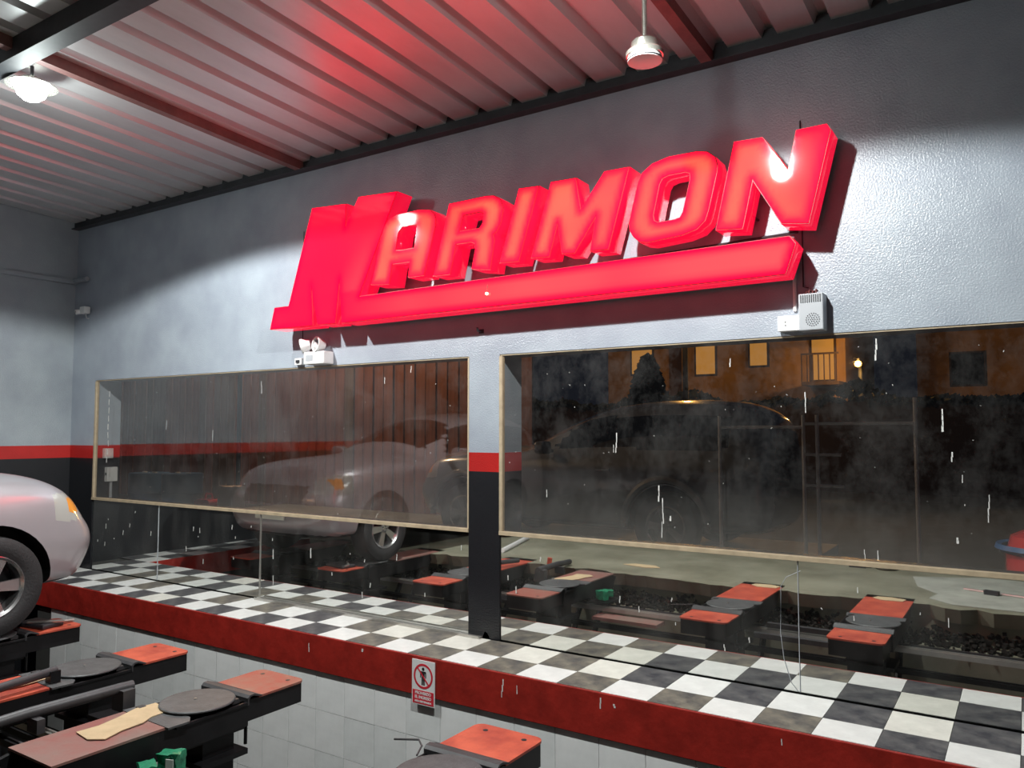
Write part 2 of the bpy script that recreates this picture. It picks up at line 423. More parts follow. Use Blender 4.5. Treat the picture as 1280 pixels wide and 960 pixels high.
# windows: frame, panes
def window(idx, x0, x1, joints, right_frame=True):
    w_ = bpy.data.objects.new('window_%d' % idx, None); COL.objects.link(w_); struct(w_)
    f = .022
    MB().box(x0, x1, WY-.012, WY+.03, SILL-.02, SILL+.008).build('bottom_rail', M['mdf'], w_, bevel=.002)
    MB().box(x0, x1, WY+.006, WY+.03, TOP-.010, TOP).build('top_rail', M['mdf'], w_)
    MB().box(x0, x0+f+.004, WY-.006, WY+.03, SILL+.008, TOP-.014).build('side_rail', M['mdf'], w_)
    MB().box(x1-.012, x1, WY-.002, WY+.03, SILL+.008, TOP-.014).build('side_rail', M['mdf'], w_)
    js = [x0+f] + joints + [x1-.012]
    for a, b in zip(js, js[1:]):
        MB().box(a+.001, b-.001, WY+.008, WY+.012, SILL+.006, TOP-.012).build('pane', M['glass'], w_)
    return w_
win1 = window(1, WX0, WX1, [-5.9, -4.263])
win2 = window(2, WX2, WX3, [-1.569, .3])
# dried paint runs and specks on the panes and mirrors
random.seed(21)
s1 = [(-5.905, 1.97, .11, .004), (-7.35, 1.62, .09, .003), (-4.385, 1.95, .05, .003), (-4.10, 2.03, .05, .003), (-4.9, .82, .01, .003), (-6.6, 1.52, .1, .003)]
s1 += [(random.uniform(-8.5, -3.7), random.uniform(.9, 2.0), random.uniform(.003, .009), .0022) for _ in range(30)]
s1 += [(-8.42+random.uniform(-.01, .01), 1.95-k*.09, .06, .007) for k in range(9)]
streaks(s1, win1, WY+.008)
s2 = [(-2.307, 1.50, .13, .004), (-2.33, 1.42, .05, .003), (-2.01, 1.16, .10, .005), (-1.985, 1.08, .16, .004), (-1.99, .93, .10, .003), (-1.93, .97, .03, .008), (-.38, 1.63, .12, .006),
      (-.70, 2.03, .12, .005), (-.18, 1.18, .14, .003), (-1.53, 1.96, .05, .003), (-.33, .95, .03, .006), (-1.09, 1.74, .12, .003), (-.34, 1.4, .05, .004), (-.3, 1.28, .04, .003), (-.79, .85, .05, .003), (-.72, .85, .05, .003), (-2.85, 1.1, .05, .003)]
s2 += [(random.uniform(-3.2, .1), random.uniform(.9, 2.0), random.uniform(.002, .008), .0022) for _ in range(46)]
streaks(s2, win2, WY+.008)

# mirrors below the windows, each sheet a thing
mx = [(WX0, -7.45, 'narrow mirror sheet in the far left corner under the left window'),
      (-7.45, -5.88, 'mirror sheet under the left window, between the corner sheet and the pale vertical seam'),
      (-5.88, WX1, 'wide mirror sheet under the left window beside the pillar, reflecting the alloy wheel'),
      (WX2, -1.15, 'mirror sheet right of the pillar, reflecting worn platforms, cracked near its right seam'),
      (-1.15, WX3, 'mirror sheet at the far right under the right window, reflecting the nearest red plates')]
for k, (a, b, lab) in enumerate(mx):
    o = MB().box(a+.002, b-.002, WY+.012, WY+.018, .004, SILL-.02).build('mirror_sheet', M['mirror'])
    tag(o, lab, 'mirror')
    pts = [(random.uniform(a+.05, b-.05), random.uniform(.12, .7), random.uniform(.01, .05), .003) for _ in range(9)]
    if k == 2: pts += [(-5.708, .45, .08, .006), (-5.70, .22, .08, .004), (-5.225, .50, .08, .006)]
    streaks(pts, o, WY+.011)
    if k == 2:
        MB().box(-5.884, -5.874, WY+.005, WY+.012, .004, SILL-.02).build('seam_strip', M['alu'], o)
    if k == 1: MB().box(-7.452, -7.447, WY+.008, WY+.012, .004, SILL-.02).build('seam_strip', M['greyplastic'], o)
    if k == 3:
        MB().tube([(-1.137, WY+.010, .70), (-1.22, WY+.010, .655), (-1.25, WY+.010, .6), (-1.257, WY+.010, .33), (-1.24, WY+.010, .18), (-1.20, WY+.010, .05), (-1.162, WY+.010, .006)], .0018, 6).build('crack_line', M['greyplastic'], o)
        MB().box(-1.154, -1.150, WY+.008, WY+.012, .004, SILL-.02).build('seam_strip', M['greyplastic'], o)
o = MB(); o.box(-5.88, WX1+.13, WY-.05, WY+.008, -.004, .012); o.box(-5.88, WX1+.13, WY-.05, WY-.044, .012, .02)
tag(o.build('floor_track', M['alu']), 'pale metal track along the foot of the left mirrors ending at the pillar', 'track')
o = MB().prism([(-3.40,.0),(-3.33,.0),(-3.34,.025),(-3.355,.04),(-3.375,.05),(-3.385,.03)], -.003, 0, Matrix.Translation((0, WY-.0, 0)) @ Matrix.Rotation(R(90), 4, 'X'))
tag(o.build('plaster_chip', M['paintmark']), 'pale plaster chip at the foot of the black pillar', 'chip')

# ------------------------------------------------------------ red letter sign
LT = {
'M': [(-4.985, 3.385), (-4.596, 3.36), (-4.6, 3.159), (-4.45, 3.394), (-4.05, 3.37), (-4.437, 2.583), (-1.097, 2.615), (-1.067, 2.571), (-1.125, 2.404), (-4.622, 2.389), (-4.656, 2.761), (-4.700, 2.392), (-4.902, 2.395), (-4.985, 2.74), (-4.963, 2.393), (-5.486, 2.398), (-5.435, 2.577), (-5.257, 2.577)],
'A': [(-4.304, 2.67), (-4.183, 3.087), (-4.157, 3.131), (-4.116, 3.165), (-4.039, 3.185), (-3.828, 3.191), (-3.721, 3.175), (-3.677, 3.137), (-3.661, 3.097), (-3.664, 3.044), (-3.728, 2.825), (-3.773, 2.686), (-3.922, 2.687), (-3.906, 2.807), (-4.086, 2.809), (-4.12, 2.655), (-4.198, 2.66)],
'R': [(-3.676, 2.671), (-3.53, 3.19), (-3.199, 3.194), (-3.133, 3.186), (-3.077, 3.148), (-3.052, 3.086), (-3.072, 2.988), (-3.105, 2.931), (-3.14, 2.908), (-3.128, 2.864), (-3.165, 2.66), (-3.322, 2.684), (-3.289, 2.83), (-3.298, 2.867), (-3.332, 2.882), (-3.47, 2.884), (-3.524, 2.667)],
'I': [(-3.077, 2.699), (-2.917, 3.2), (-2.761, 3.192), (-2.923, 2.692)],
'M2': [(-2.816, 2.703), (-2.659, 3.201), (-2.471, 3.196), (-2.434, 2.973), (-2.255, 3.201), (-2.085, 3.199), (-2.234, 2.689), (-2.36, 2.694), (-2.318, 2.924), (-2.482, 2.694), (-2.575, 2.702), (-2.609, 2.922), (-2.677, 2.694)],
'O': [(-2.082, 2.833), (-2.069, 2.892), (-2.019, 3.087), (-1.991, 3.142), (-1.923, 3.189), (-1.814, 3.213), (-1.634, 3.211), (-1.568, 3.196), (-1.522, 3.156), (-1.509, 3.104), (-1.513, 3.062), (-1.567, 2.843), (-1.589, 2.783), (-1.641, 2.737), (-1.73, 2.713), (-1.96, 2.697), (-2.015, 2.708), (-2.055, 2.747), (-2.079, 2.788)],
'N': [(-1.519, 2.715), (-1.402, 3.223), (-1.238, 3.217), (-1.096, 2.99), (-1.046, 3.219), (-0.883, 3.22), (-0.865, 3.188), (-0.993, 2.678), (-1.139, 2.699), (-1.3, 2.984), (-1.364, 2.701)]}
LH = {'A': [(-4.056, 2.908), (-4.027, 3.05), (-3.987, 3.087), (-3.927, 3.09), (-3.837, 3.081), (-3.865, 2.903), (-3.995, 2.901)],
'R': [(-3.442, 2.97), (-3.402, 3.089), (-3.242, 3.092), (-3.216, 3.072), (-3.227, 3.003), (-3.256, 2.968)],
'O': [(-1.923, 2.862), (-1.878, 3.055), (-1.858, 3.088), (-1.819, 3.1), (-1.71, 3.102), (-1.676, 3.088), (-1.675, 3.048), (-1.724, 2.853), (-1.743, 2.82), (-1.781, 2.811), (-1.888, 2.809), (-1.915, 2.824)]}
sign = thing('illuminated_sign', 'large glowing red channel-letter sign with an underline on the grey wall above the windows', 'sign', (0, WY, 0))
def fill_mesh(key, off, ext):
    cu = bpy.data.curves.new('l', 'CURVE'); cu.dimensions = '2D'; cu.fill_mode = 'BOTH'
    for pl in [LT[key]] + ([LH[key]] if key in LH else []):
        s_ = cu.splines.new('POLY'); s_.points.add(len(pl)-1); s_.use_cyclic_u = True
        for p, (x, z) in zip(s_.points, pl): p.co = (x, z, 0, 1)
    cu.extrude = ext; cu.offset = off
    t = bpy.data.objects.new('t', cu); COL.objects.link(t)
    me = bpy.data.meshes.new_from_object(t.evaluated_get(bpy.context.evaluated_depsgraph_get()))
    bpy.data.objects.remove(t); return me
def seg_dist(px, pz, a, b):
    dx, dz = b[0]-a[0], b[1]-a[1]; t = max(0, min(1, ((px-a[0])*dx+(pz-a[1])*dz)/(dx*dx+dz*dz)))
    return math.hypot(px-a[0]-t*dx, pz-a[1]-t*dz)
def letter(key, face_m):
    yf, yb, th = 4.55-WY, 4.735-WY, .03
    lines = []
    for pl in [LT[key]] + ([LH[key]] if key in LH else []): lines += list(zip(pl, pl[1:]+pl[:1]))
    # lit face: finely divided so that the glow can fall off from the tubes to the rim
    me = fill_mesh(key, 0, 0)
    bm = bmesh.new(); bm.from_mesh(me); bmesh.ops.remove_doubles(bm, verts=bm.verts, dist=1e-4)
    step = .2
    for a_, ax in ((Vector((1, 0, 0)), 0), (Vector((0, 1, 0)), 1)):
        lo = min(v.co[ax] for v in bm.verts); hi = max(v.co[ax] for v in bm.verts); n = int((hi-lo)/.03)
        for k in range(1, n+1):
            co = Vector((0, 0, 0)); co[ax] = lo+(hi-lo)*k/(n+1)
            bmesh.ops.bisect_plane(bm, geom=bm.verts[:]+bm.edges[:]+bm.faces[:], dist=1e-5, plane_co=co, plane_no=a_)
    bmesh.ops.recalc_face_normals(bm, faces=bm.faces)
    if sum(f.normal.z for f in bm.faces) < 0: bmesh.ops.reverse_faces(bm, faces=bm.faces)
    bm.to_mesh(me); bm.free()
    at = me.attributes.new('glow', 'FLOAT', 'POINT')
    for i, v in enumerate(me.vertices):
        d = min(seg_dist(v.co.x, v.co.y, p, q) for p, q in lines)
        t = max(0, min(1, (d-.006)/.06)); g = t*t*(3-2*t)
        if key == 'M':
            x = v.co.x; g *= max(.10, min(1, (x+4.75)/1.2)) if v.co.y < 2.65 else .12 + .45*max(0, min(1, 1-abs(x+.36*0+4.62-(v.co.y-2.4)*.45)/.2))*max(0, min(1, (3.1-v.co.y)/.4))
        if key == 'N': g *= max(.15, min(1, (-.88-v.co.x)/.25 + (3.0-v.co.y)*.8))
        at.data[i].value = g
    me.transform(Matrix.Translation((0, yf, 0)) @ Matrix.Rotation(R(90), 4, 'X'))
    me.materials.clear(); me.materials.append(face_m)
    base = bpy.data.objects.new('letter', me); COL.objects.link(base); base.parent = sign
    so = base.modifiers.new('thickness', 'SOLIDIFY'); so.thickness = th; so.offset = -1
    base['label'] = 'glowing red letter %s%s' % (key[0], ' with tail and long underline' if key == 'M' else ' of the smaller row')
    me = fill_mesh(key, .005, (yb-yf-.006)/2)
    me.transform(Matrix.Translation((0, (yf+.006+yb)/2, 0)) @ Matrix.Rotation(R(90), 4, 'X'))
    bm = bmesh.new(); bm.from_mesh(me); bmesh.ops.remove_doubles(bm, verts=bm.verts, dist=1e-4); bm.to_mesh(me); bm.free()
    me.materials.clear(); me.materials.append(M['letterside']); me.materials.append(M['signtrim'])
    for p in me.polygons: p.material_index = 1 if abs(p.normal.y) > .9 else 0
    o = bpy.data.objects.new('letter_return', me); COL.objects.link(o); o.parent = base
    xs_ = [p[0] for p in LT[key]]; mid = sum(xs_)/len(xs_)
    for xx in (min(xs_)+.18, max(xs_)-.2):
        if key == 'M': xx = -5.1 if xx < -5 else -1.4
        zz = 2.5 if key == 'M' else (2.80 if xx < mid else 3.1)
        MB().tube([(xx, yb, zz), (xx, 0, zz)], .008, 6).build('standoff', M['cable'], base)
letter('M', M['letterM'])
for k in ('A', 'R', 'I', 'M2', 'O', 'N'): letter(k, M['letter'])
b = MB(); b.tube([(-4.15, -.02, 2.625), (-2.5, -.02, 2.65), (-1.10, -.02, 2.69)], .007, 8)
b.build('wire_conduit', M['cable'], sign)
b = MB(); b.tube([(-3.18, -.255, 2.55), (-3.18, -.257, 2.50)], .004, 6); b.build('spark_lead', M['cable'], sign)
b = MB().lathe([(0, -.012), (.010, -.006), (.012, 0), (.010, .008), (0, .012)], 12, Matrix.Translation((-3.18, -.262, 2.485))); b.build('exposed_bulb', M['tinybulb'], sign, True, label='tiny bright exposed bulb on the underline')
tag(MB().tube([(-5.345, WY-.012, 3.29), (-5.34, WY-.012, 2.20)], .004, 8).build('power_cable', M['cable']), 'thin dark cable running down behind the left end of the sign', 'cable')
tag(MB().tube([(-1.078, WY-.012, 3.36), (-1.08, WY-.012, 2.36), (-1.05, WY-.02, 2.35)], .004, 8).build('power_cable', M['cable']), 'thin dark cable dropping from the letter N to the grey ballast box', 'cable')
tag(MB().tube([(-1.13, WY-.008, 2.66), (-1.13, WY-.008, 2.22)], .011, 8).build('cable_channel', M['whiteplastic']), 'slim pale cable channel beside the dark cable under letter N', 'conduit')

# ------------------------------------------------------------ wall fittings
t = thing('emergency_light', 'white twin-head emergency light standing on the left window edge below the sign', 'emergency light', (-5.06, WY-.045, TOP))
MB().box(-.15, .10, -.075, .045, .005, .115).build('case', M['whiteplastic'], t, bevel=.012)
MB().box(-.115, -.035, -.078, -.074, .035, .085).build('display', M['greyplastic'], t, label='small grey indicator panel')
def head(px, aim):
    T = Matrix.Translation((px, -.04, .175)) @ aim.to_track_quat('Z', 'Y').to_matrix().to_4x4()
    h = MB().lathe([(0, -.05), (.04, -.05), (.05, -.02), (.066, .02), (.066, .032), (.056, .032), (.054, .018), (0, .005)], 24, T).build('lamp_head', M['whiteplastic'], t, True)
    b = MB().lathe([(0, .014), (.053, .02), (.053, .024), (0, .024)], 20, T); b.build('reflector', M['chrome'], h, True)
    MB().tube([(px*.8, -.02, .10), (px, -.035, .15)], .02, 10).build('neck', M['greyplastic'], h)
head(-.165, Vector((-.8, -.55, -.25))); head(.0, Vector((-.25, -.9, .1)))
t = thing('wall_socket', 'small white power socket left of the emergency light', 'socket', (-5.37, WY, 2.125))
MB().box(-.045, .045, -.035, 0, -.03, .03).build('plate', M['whiteplastic'], t, bevel=.004)
MB().box(-.02, .02, -.045, -.035, -.012, .012).build('plug', M['darkplastic'], t)
t = thing('ballast_box', 'grey ventilated ballast box on the right window edge under letter N', 'transformer', (-1.02, WY, 2.195))
MB().box(-.068, .068, -.11, 0, -.105, .108).build('case', M['greyplastic'], t, bevel=.006)
for k in range(10): MB().box(-.056+k*.0118, -.051+k*.0118, -.1125, -.108, .055, .10).build('vent_slot', M['darkplastic'], t)
b = MB()
for a in range(4):
    for q in range(max(1, a*6)):
        th = 2*PI*q/max(1, a*6); b.lathe([(0, 0), (.0035, 0), (.0035, .003), (0, .003)], 6, Matrix.Translation((.01+a*.012*math.cos(th), -.109, -.045+a*.012*math.sin(th))) @ Matrix.Rotation(R(90), 4, 'X'))
b.build('speaker_holes', M['darkplastic'], t, kind='stuff')
b = MB()
for k in range(4): b.tube([(-.04+k*.02, -.06, .108), (-.035+k*.018, -.05, .128+.01*(k % 2)), (-.015+k*.014, -.04, .13), (0, -.03, .12)], .0045, 6)
b.build('wire_tangle', M['wirered'], t)
t = thing('outlet_box', 'white surface outlet box left of the grey ballast box', 'socket', (-1.155, WY, 2.145))
MB().box(-.066, .062, -.06, 0, -.045, .045).build('case', M['whiteplastic'], t, bevel=.004)
for dz in (.008, -.012): MB().lathe([(0, 0), (.004, 0), (.004, .002), (0, .002)], 8, Matrix.Translation((-.02, -.060, dz)) @ Matrix.Rotation(R(90), 4, 'X')).build('pin_hole', M['darkplastic'], t)
t = thing('security_camera', 'small white camera on the grey wall in the left corner', 'camera', (-8.86, WY, 2.87)); t.scale = (.72, .72, .72)
MB().box(-.07, .07, -.12, -.02, -.05, .06).build('housing', M['whiteplastic'], t, bevel=.012)
T = Matrix.Translation((-.10, -.13, -.02)) @ Vector((-.3, -.9, -.2)).to_track_quat('Z', 'Y').to_matrix().to_4x4()
MB().lathe([(0, -.08), (.035, -.08), (.04, .03), (.028, .03), (.026, .02), (0, .02)], 20, T).build('lens_barrel', M['whiteplastic'], t, True)
MB().lathe([(0, .021), (.024, .021), (.02, .026), (0, .026)], 16, T).build('lens', M['darkplastic'], t, True)
MB().tube([(0, -.06, -.05), (-.02, -.03, -.11), (0, 0, -.12)], .01, 8).build('bracket', M['greyplastic'], t)
t = thing('wall_hook', 'small dark hook in the grey wall above the pillar', 'hook', (-3.41, WY, 2.26))
MB().box(-.02, .02, -.008, 0, -.015, .015).build('back_plate', M['darkplastic'], t)
MB().tube([(0, 0, .0), (0, -.05, .0), (.01, -.07, .02)], .008, 8).build('hook_arm', M['darkplastic'], t)
# switches inside the left reveal
t = thing('switch_box', 'upper pale switch box on the left window reveal behind the glass', 'switch', (WX0, 4.95, 1.27))
MB().box(0, .05, -.05, .05, -.06, .05).build('case', M['whiteplastic'], t, bevel=.005)
t = thing('switch_box', 'lower pale breaker box with a dark switch on the left window reveal', 'switch', (WX0, 4.99, 1.04))
MB().box(0, .06, -.06, .06, -.09, .07).build('case', M['whiteplastic'], t, bevel=.005)
MB().box(.02, .045, -.065, -.06, -.02, .01).build('toggle', M['darkplastic'], t)
MB().tube([(.03, 0, -.09), (.03, 0, -.27)], .015, 8).build('cable_pipe', M['greyplastic'], t)

# pedestrian prohibition sign
t = thing('no_entry_notice', 'small white and red no-pedestrians notice on the red fascia edge', 'sign', (-3.44, 4.183, -.17))
MB().box(-.098, .098, -.006, 0, -.146, .148).build('plate', M['signwhite'], t, bevel=.001)
TR = lambda y: Matrix.Translation((0, y, .045)) @ Matrix.Rotation(R(90), 4, 'X')
b = MB().lathe([(.068, 0), (.082, 0), (.082, .001), (.068, .001)], 40, TR(-.0062), closed=True); ring = b.build('prohibition_ring', M['signred'], t)
b = MB().box(-.073, .073, -.005, .005, 0, .001, 0, Matrix.Translation((0, -.0078, .045)) @ Matrix.Rotation(R(90), 4, 'X') @ Matrix.Rotation(R(-48), 4, 'Z')); b.build('diagonal_bar', M['signred'], t)
b = MB(); T = Matrix.Translation((0, -.0062, .045)) @ Matrix.Rotation(R(90), 4, 'X')
b.prism([(.011*math.cos(2*PI*k/14), .047+.011*math.sin(2*PI*k/14)) for k in range(14)], 0, .001, T)
b.prism([(-.021,.032),(.021,.032),(.025,.026),(.025,-.010),(.018,-.010),(.017,.02),(.013,.02),(.013,-.058),(.002,-.058),(.001,-.01),(-.001,-.01),(-.002,-.058),(-.013,-.058),(-.013,.02),(-.017,.02),(-.018,-.010),(-.025,-.010),(-.025,.026)], 0, .001, T)
b.build('walking_figure', M['signblack'], t)
MB().box(-.090, .090, -.0072, -.006, -.138, -.050).build('red_panel', M['signred'], t)
for txt, z, sz in (('PROHIBIDO', -.076, .026), ('EL INGRESO', -.104, .026), ('AREA RESTRINGIDA', -.128, .016)):
    cu = bpy.data.curves.new('t', 'FONT'); cu.body = txt; cu.size = sz; cu.align_x = 'CENTER'; cu.extrude = .0004; cu.offset = .0008
    q = bpy.data.objects.new('t', cu); COL.objects.link(q)
    me = bpy.data.meshes.new_from_object(q.evaluated_get(bpy.context.evaluated_depsgraph_get())); bpy.data.objects.remove(q)
    me.transform(Matrix.Translation((0, -.0076, z)) @ Matrix.Rotation(R(90), 4, 'X')); me.materials.clear(); me.materials.append(M['signwhite'])
    o = bpy.data.objects.new('notice_lettering', me); COL.objects.link(o); o.parent = t

# ------------------------------------------------------------ ceiling fan motor and lamps
fx, fy = -1.58, 3.66
t = thing('ceiling_fan', 'silver bladeless ceiling fan motor hanging on a rod from the roof', 'ceiling fan', (fx, fy, 3.40))
MB().tube([(0, 0, .06), (0, 0, cz(fy)-3.40-.0)], .014, 12).build('down_rod', M['silverlamp'], t, True)
MB().lathe([(0, -.015), (.07, -.005), (.085, .0), (.088, .0), (.088, .02), (.080, .024)], 32).build('bottom_cap', M['whiteplastic'], t, True)
MB().lathe([(.08, .02), (.095, .026), (.097, .045), (.088, .056), (.07, .06), (.07, .10), (.058, .112), (.02, .12), (0, .121)], 32).build('motor_housing', M['silverlamp'], t, True)
MB().lathe([(0, cz(fy)-3.40-.07), (.03, cz(fy)-3.40-.07), (.045, cz(fy)-3.40-.01), (0, cz(fy)-3.40-.005)], 20).build('canopy', M['silverlamp'], t, True)
MB().lathe([(.089, .004), (.0905, .004), (.0905, .010), (.089, .010)], 32, closed=True).build('groove_ring', M['darkplastic'], t)
for i, (lx, ly, lz) in enumerate(LAMP_SPOTS):
    t = thing('high_bay_lamp', ['blazing white lamp hanging at the upper left of the roof', 'white lamp hanging from the roof beam to the right, mirrored in letter N'][i], 'lamp', (lx, ly, lz))
    sh = MB().lathe([(.03, .07), (.05, .065), (.09, .04), (.155, .006), (.16, .0), (.155, .0), (.085, .03), (.03, .055)], 32, closed=True).build('reflector_shade', M['silverlamp'], t, True)
    sh.visible_shadow = True
    MB().lathe([(0, -.10), (.05, -.09), (.085, -.06), (.10, -.02), (.095, .015), (0, .02)], 32).build('led_lens', M['bulb'], t, label='glowing white lens')
    MB().tube([(0, 0, .055), (0, 0, cz(ly)-lz-.002)], .012, 8).build('hanger', M['steel_dark'], t)
    ld = bpy.data.lights.new('spot', 'SPOT'); ld.energy = LAMP_POWER; ld.color = (.97, 1, .97); ld.spot_size = R(156); ld.spot_blend = .12; ld.shadow_soft_size = .045
    lo = bpy.data.objects.new('lamp_light', ld); COL.objects.link(lo); lo.parent = t; lo.location = (0, 0, -.15)
    lp = bpy.data.lights.new('dome', 'POINT'); lp.energy = LAMP_POWER*.035; lp.color = (.9, 1, .97); lp.shadow_soft_size = .08
    lq = bpy.data.objects.new('lens_glow', lp); COL.objects.link(lq); lq.parent = t; lq.location = (0, 0, -.24)

# ------------------------------------------------------------ alignment platforms
def platform(x, label, pad='redplate', run='brownplate', card=False, y0=1.60, y1=3.42, rubber=True):
    t = thing('alignment_platform', label, 'car ramp', (x, 0, 0), group='turntable platforms across the pit')
    W = .20
    b = MB().prism(rrect(-W, W, 3.07, y1, .05, (1,1,0,0)), -.012, 0)
    pd = b.build('end_plate', M[pad], t)
    for hx in (-.11, .12):
        MB().lathe([(0, 0), (.014, 0), (.014, .0012), (0, .0012)], 10, Matrix.Translation((hx, y1-.07, .0))).build('bolt_hole', M['darkplastic'], pd)
    b = MB(); b.box(-W+.015, W-.015, 3.0, y1-.02, -.13, -.012); b.build('end_box', M['blackmetal'], t)
    # raised bent lip
    prof = [(2.985, -.03), (2.985, .008), (3.0, .022), (3.03, .024), (3.055, .014), (3.085, .003), (3.085, -.004), (3.05, .006), (3.025, .014), (3.005, .012), (2.995, .0), (2.995, -.03)]
    b = MB(); b.prism(prof, -W-.012, W+.012, Matrix(((0,0,1,0),(1,0,0,0),(0,1,0,0),(0,0,0,1)))); b.build('bent_lip', M['lip'], t)
    # turntable
    MB().box(-W-.01, W+.01, 2.54, 2.985, -.03, -.012).build('turntable_base', M['blackmetal'], t, bevel=.003)
    ring = [(0, 0), (.19, 0), (.2, .004), (.2, .01), (.195, .014), (.185, .014), (.02, .015), (0, .015)]
    tt = MB().lathe(ring, 40, Matrix.Translation((.03, 2.79, .008))).build('turntable_disc', M['turn'], t, True)
    MB().lathe([(0, 0), (.008, 0), (.008, .006), (0, .006)], 8, Matrix.Translation((.01, 2.79, .022))).build('centre_bolt', M['alu'], tt)
    MB().box(.10, .18, 2.90, 2.95, -.012, .012).build('slide_lock', M['lip'], t); MB().box(-.19, -.15, 2.56, 2.60, -.012, .01).build('slide_lock', M['lip'], t)
    if rubber:
        MB().prism([(-W-.015, 2.50), (W+.03, 2.48), (W+.035, 2.60), (W-.02, 2.64), (-W, 2.62)], -.006, .004).build('rubber_flap', M['turn'], t)
    MB().box(-W, W, y0, 2.54, -.012, 0).build('runway_plate', M[run], t)
    for u0, u1 in ((W-.03, W-.003), (-W+.003, -W+.03)):
        b = MB(); b.prism([(y0, -.012), (3.0, -.012), (3.0, -.15), (1.95, -.15), (1.86, -.04), (y0, -.025)], u0, u1, Matrix(((0,0,1,0),(1,0,0,0),(0,1,0,0),(0,0,0,1)))); b.build('side_beam', M['blackmetal'], t)
    MB().box(-W+.03, W-.03, 2.1, 3.0, -.17, -.14).build('under_plate', M['blackmetal'], t)
    lg = MB(); lg.box(-.14, .14, 2.75, 2.95, -.62, -.17); lg.build('lift_column', M['blackmetal'], t)
    MB().box(-.10, .10, 2.6, 2.9, -1.5, -.62).build('base_column', M['blackmetal'], t)
    for zf in (-.30, -.52): MB().box(-.16, .20, 2.70, 3.0, zf, zf+.03).build('flange', M['blackmetal'], t)
    MB().tube([(.14, 3.03, -.27), (.14, 3.03, -.12)], .01, 8).build('hanging_pin', M['blackmetal'], t)
    for s_ in (-.12, .12):
        MB().tube([(s_, 2.0, -.20), (s_, 2.75, -1.45)], .03, 8).build('scissor_arm', M['blackmetal'], t)
    if card: pass
    return t
p0 = platform(-7.95, 'dark platform under the far front wheel of the silver car', rubber=False)
p1 = platform(-6.45, 'platform carrying the silver car\'s near front wheel', rubber=False)
p2 = platform(-5.08, 'second platform from the car, orange-red end plate and red runway', run='redplate')
p3 = platform(-3.94, 'front-left platform with brown dusty end plate and cardboard on its runway', pad='rustplate', y0=1.92)
p4 = platform(-2.24, 'platform at the bottom centre with worn orange-red end plate', run='redplate')
p5 = platform(-1.10, 'rightmost platform, seen only in the right mirror, all red plates', run='redplate')
tag(MB().prism([(-4.04,2.19),(-4.03,2.30),(-4.06,2.42),(-4.11,2.55),(-4.10,2.66),(-3.93,2.64),(-3.92,2.52),(-3.88,2.45),(-3.87,2.33),(-3.83,2.22),(-3.90,2.17)], .0045, .009).build('cardboard_sheet', M['card']), 'torn tan cardboard sheet lying on the nearest brown runway', 'cardboard')
tag(MB().prism([(-5.17,2.02),(-5.16,2.35),(-5.20,2.52),(-5.05,2.55),(-5.03,2.4),(-5.07,2.05)], .0045, .009).build('cardboard_sheet', M['card']), 'narrow tan cardboard strip on the second platform beside the black bar', 'cardboard')
for x, lab in ((-2.2, 'small tan cardboard patch on the red plate behind the middle turntable in the mirror'), (-1.1, 'pale cardboard scrap on the rightmost red plate in the mirror')):
    tag(MB().prism([(x-.13,1.75),(x-.05,1.82),(x+.12,1.80),(x+.14,1.70),(x+.02,1.66),(x-.1,1.68)], .001, .006).build('cardboard_scrap', M['card']), lab, 'cardboard')
# bars and hoses along the platforms
def bar(pts, r, mm, label, name, cat='bar'):
    return tag(MB().tube(pts, r, 12).build(name, M[mm], None, True), label, cat)
t = thing('push_bar', 'bent black tube with a bracket lying left of the cardboard runway', 'bar', (0, 0, 0))
MB().tube([(-4.40, 1.70, .035), (-4.37, 1.92, .05), (-4.33, 2.10, .07), (-4.27, 2.55, .085), (-4.26, 2.62, .085)], .03, 12).build('tube', M['lip'], t, True)
MB().box(-4.31, -4.20, 2.53, 2.60, -.03, .085).build('end_bracket', M['lip'], t)
MB().box(-4.34, -4.24, 2.10, 2.14, -.02, .05).build('bracket', M['lip'], t)
t = thing('push_bar', 'straight black tube resting on the second platform runway', 'bar', (0, 0, 0))
MB().tube([(-4.90, 2.0, .045), (-4.93, 2.2, .055), (-4.97, 2.56, .07)], .026, 12).build('tube', M['lip'], t, True)
MB().box(-4.99, -4.93, 2.51, 2.57, .006, .075).build('end_bracket', M['blackmetal'], t)
# rails along the pit
for y, z, mm, lab in ((2.30, -.24, 'lip', 'long dark rail along the pit nearest the concrete edge'), (2.46, -.22, 'alu', 'long worn shiny rail in the middle of the pit'), (2.575, -.36, 'blackmetal', 'low black rail beside the lift columns')):
    b = MB(); b.box(XL+.65, XR, y-.02, y+.02, z-.05, z-.012); b.box(XL+.65, XR, y-.006, y+.006, z-.012, z)
    tag(b.build('pit_rail', M[mm]), lab, 'rail')
for (xa, xb) in ((-3.6, -2.6), (-4.8, -4.3), (-1.95, -1.4)):
    pass
for y, lab in ((2.45, 'thin dirty bar bridging the two rightmost platforms, nearer the concrete'), (2.85, 'thin dirty bar bridging the two rightmost platforms, nearer the mirrors')):
    tag(MB().box(-1.98, -1.36, y, y+.05, -.21, -.17).build('bridge_bar', M['lip']), lab, 'bar')
ct = MB(); ct.box(-4.82, -4.2, 2.68, 2.86, -.235, -.20)
tag(ct.build('cross_member', M['blackmetal']), 'black cross member between the second and the front-left platform', 'beam')
ct = MB().box(-3.62, -2.95, 2.46, 2.66, -.32, -.29)
tag(ct.build('low_shelf', M['brownplate']), 'long low brown plate in the pit left of the bottom centre platform', 'plate')
b = MB().tube([(-2.66, 3.01, .0), (-2.52, 3.03, .02), (-2.46, 2.98, .02), (-2.44, 2.92, .0)], .005, 6)
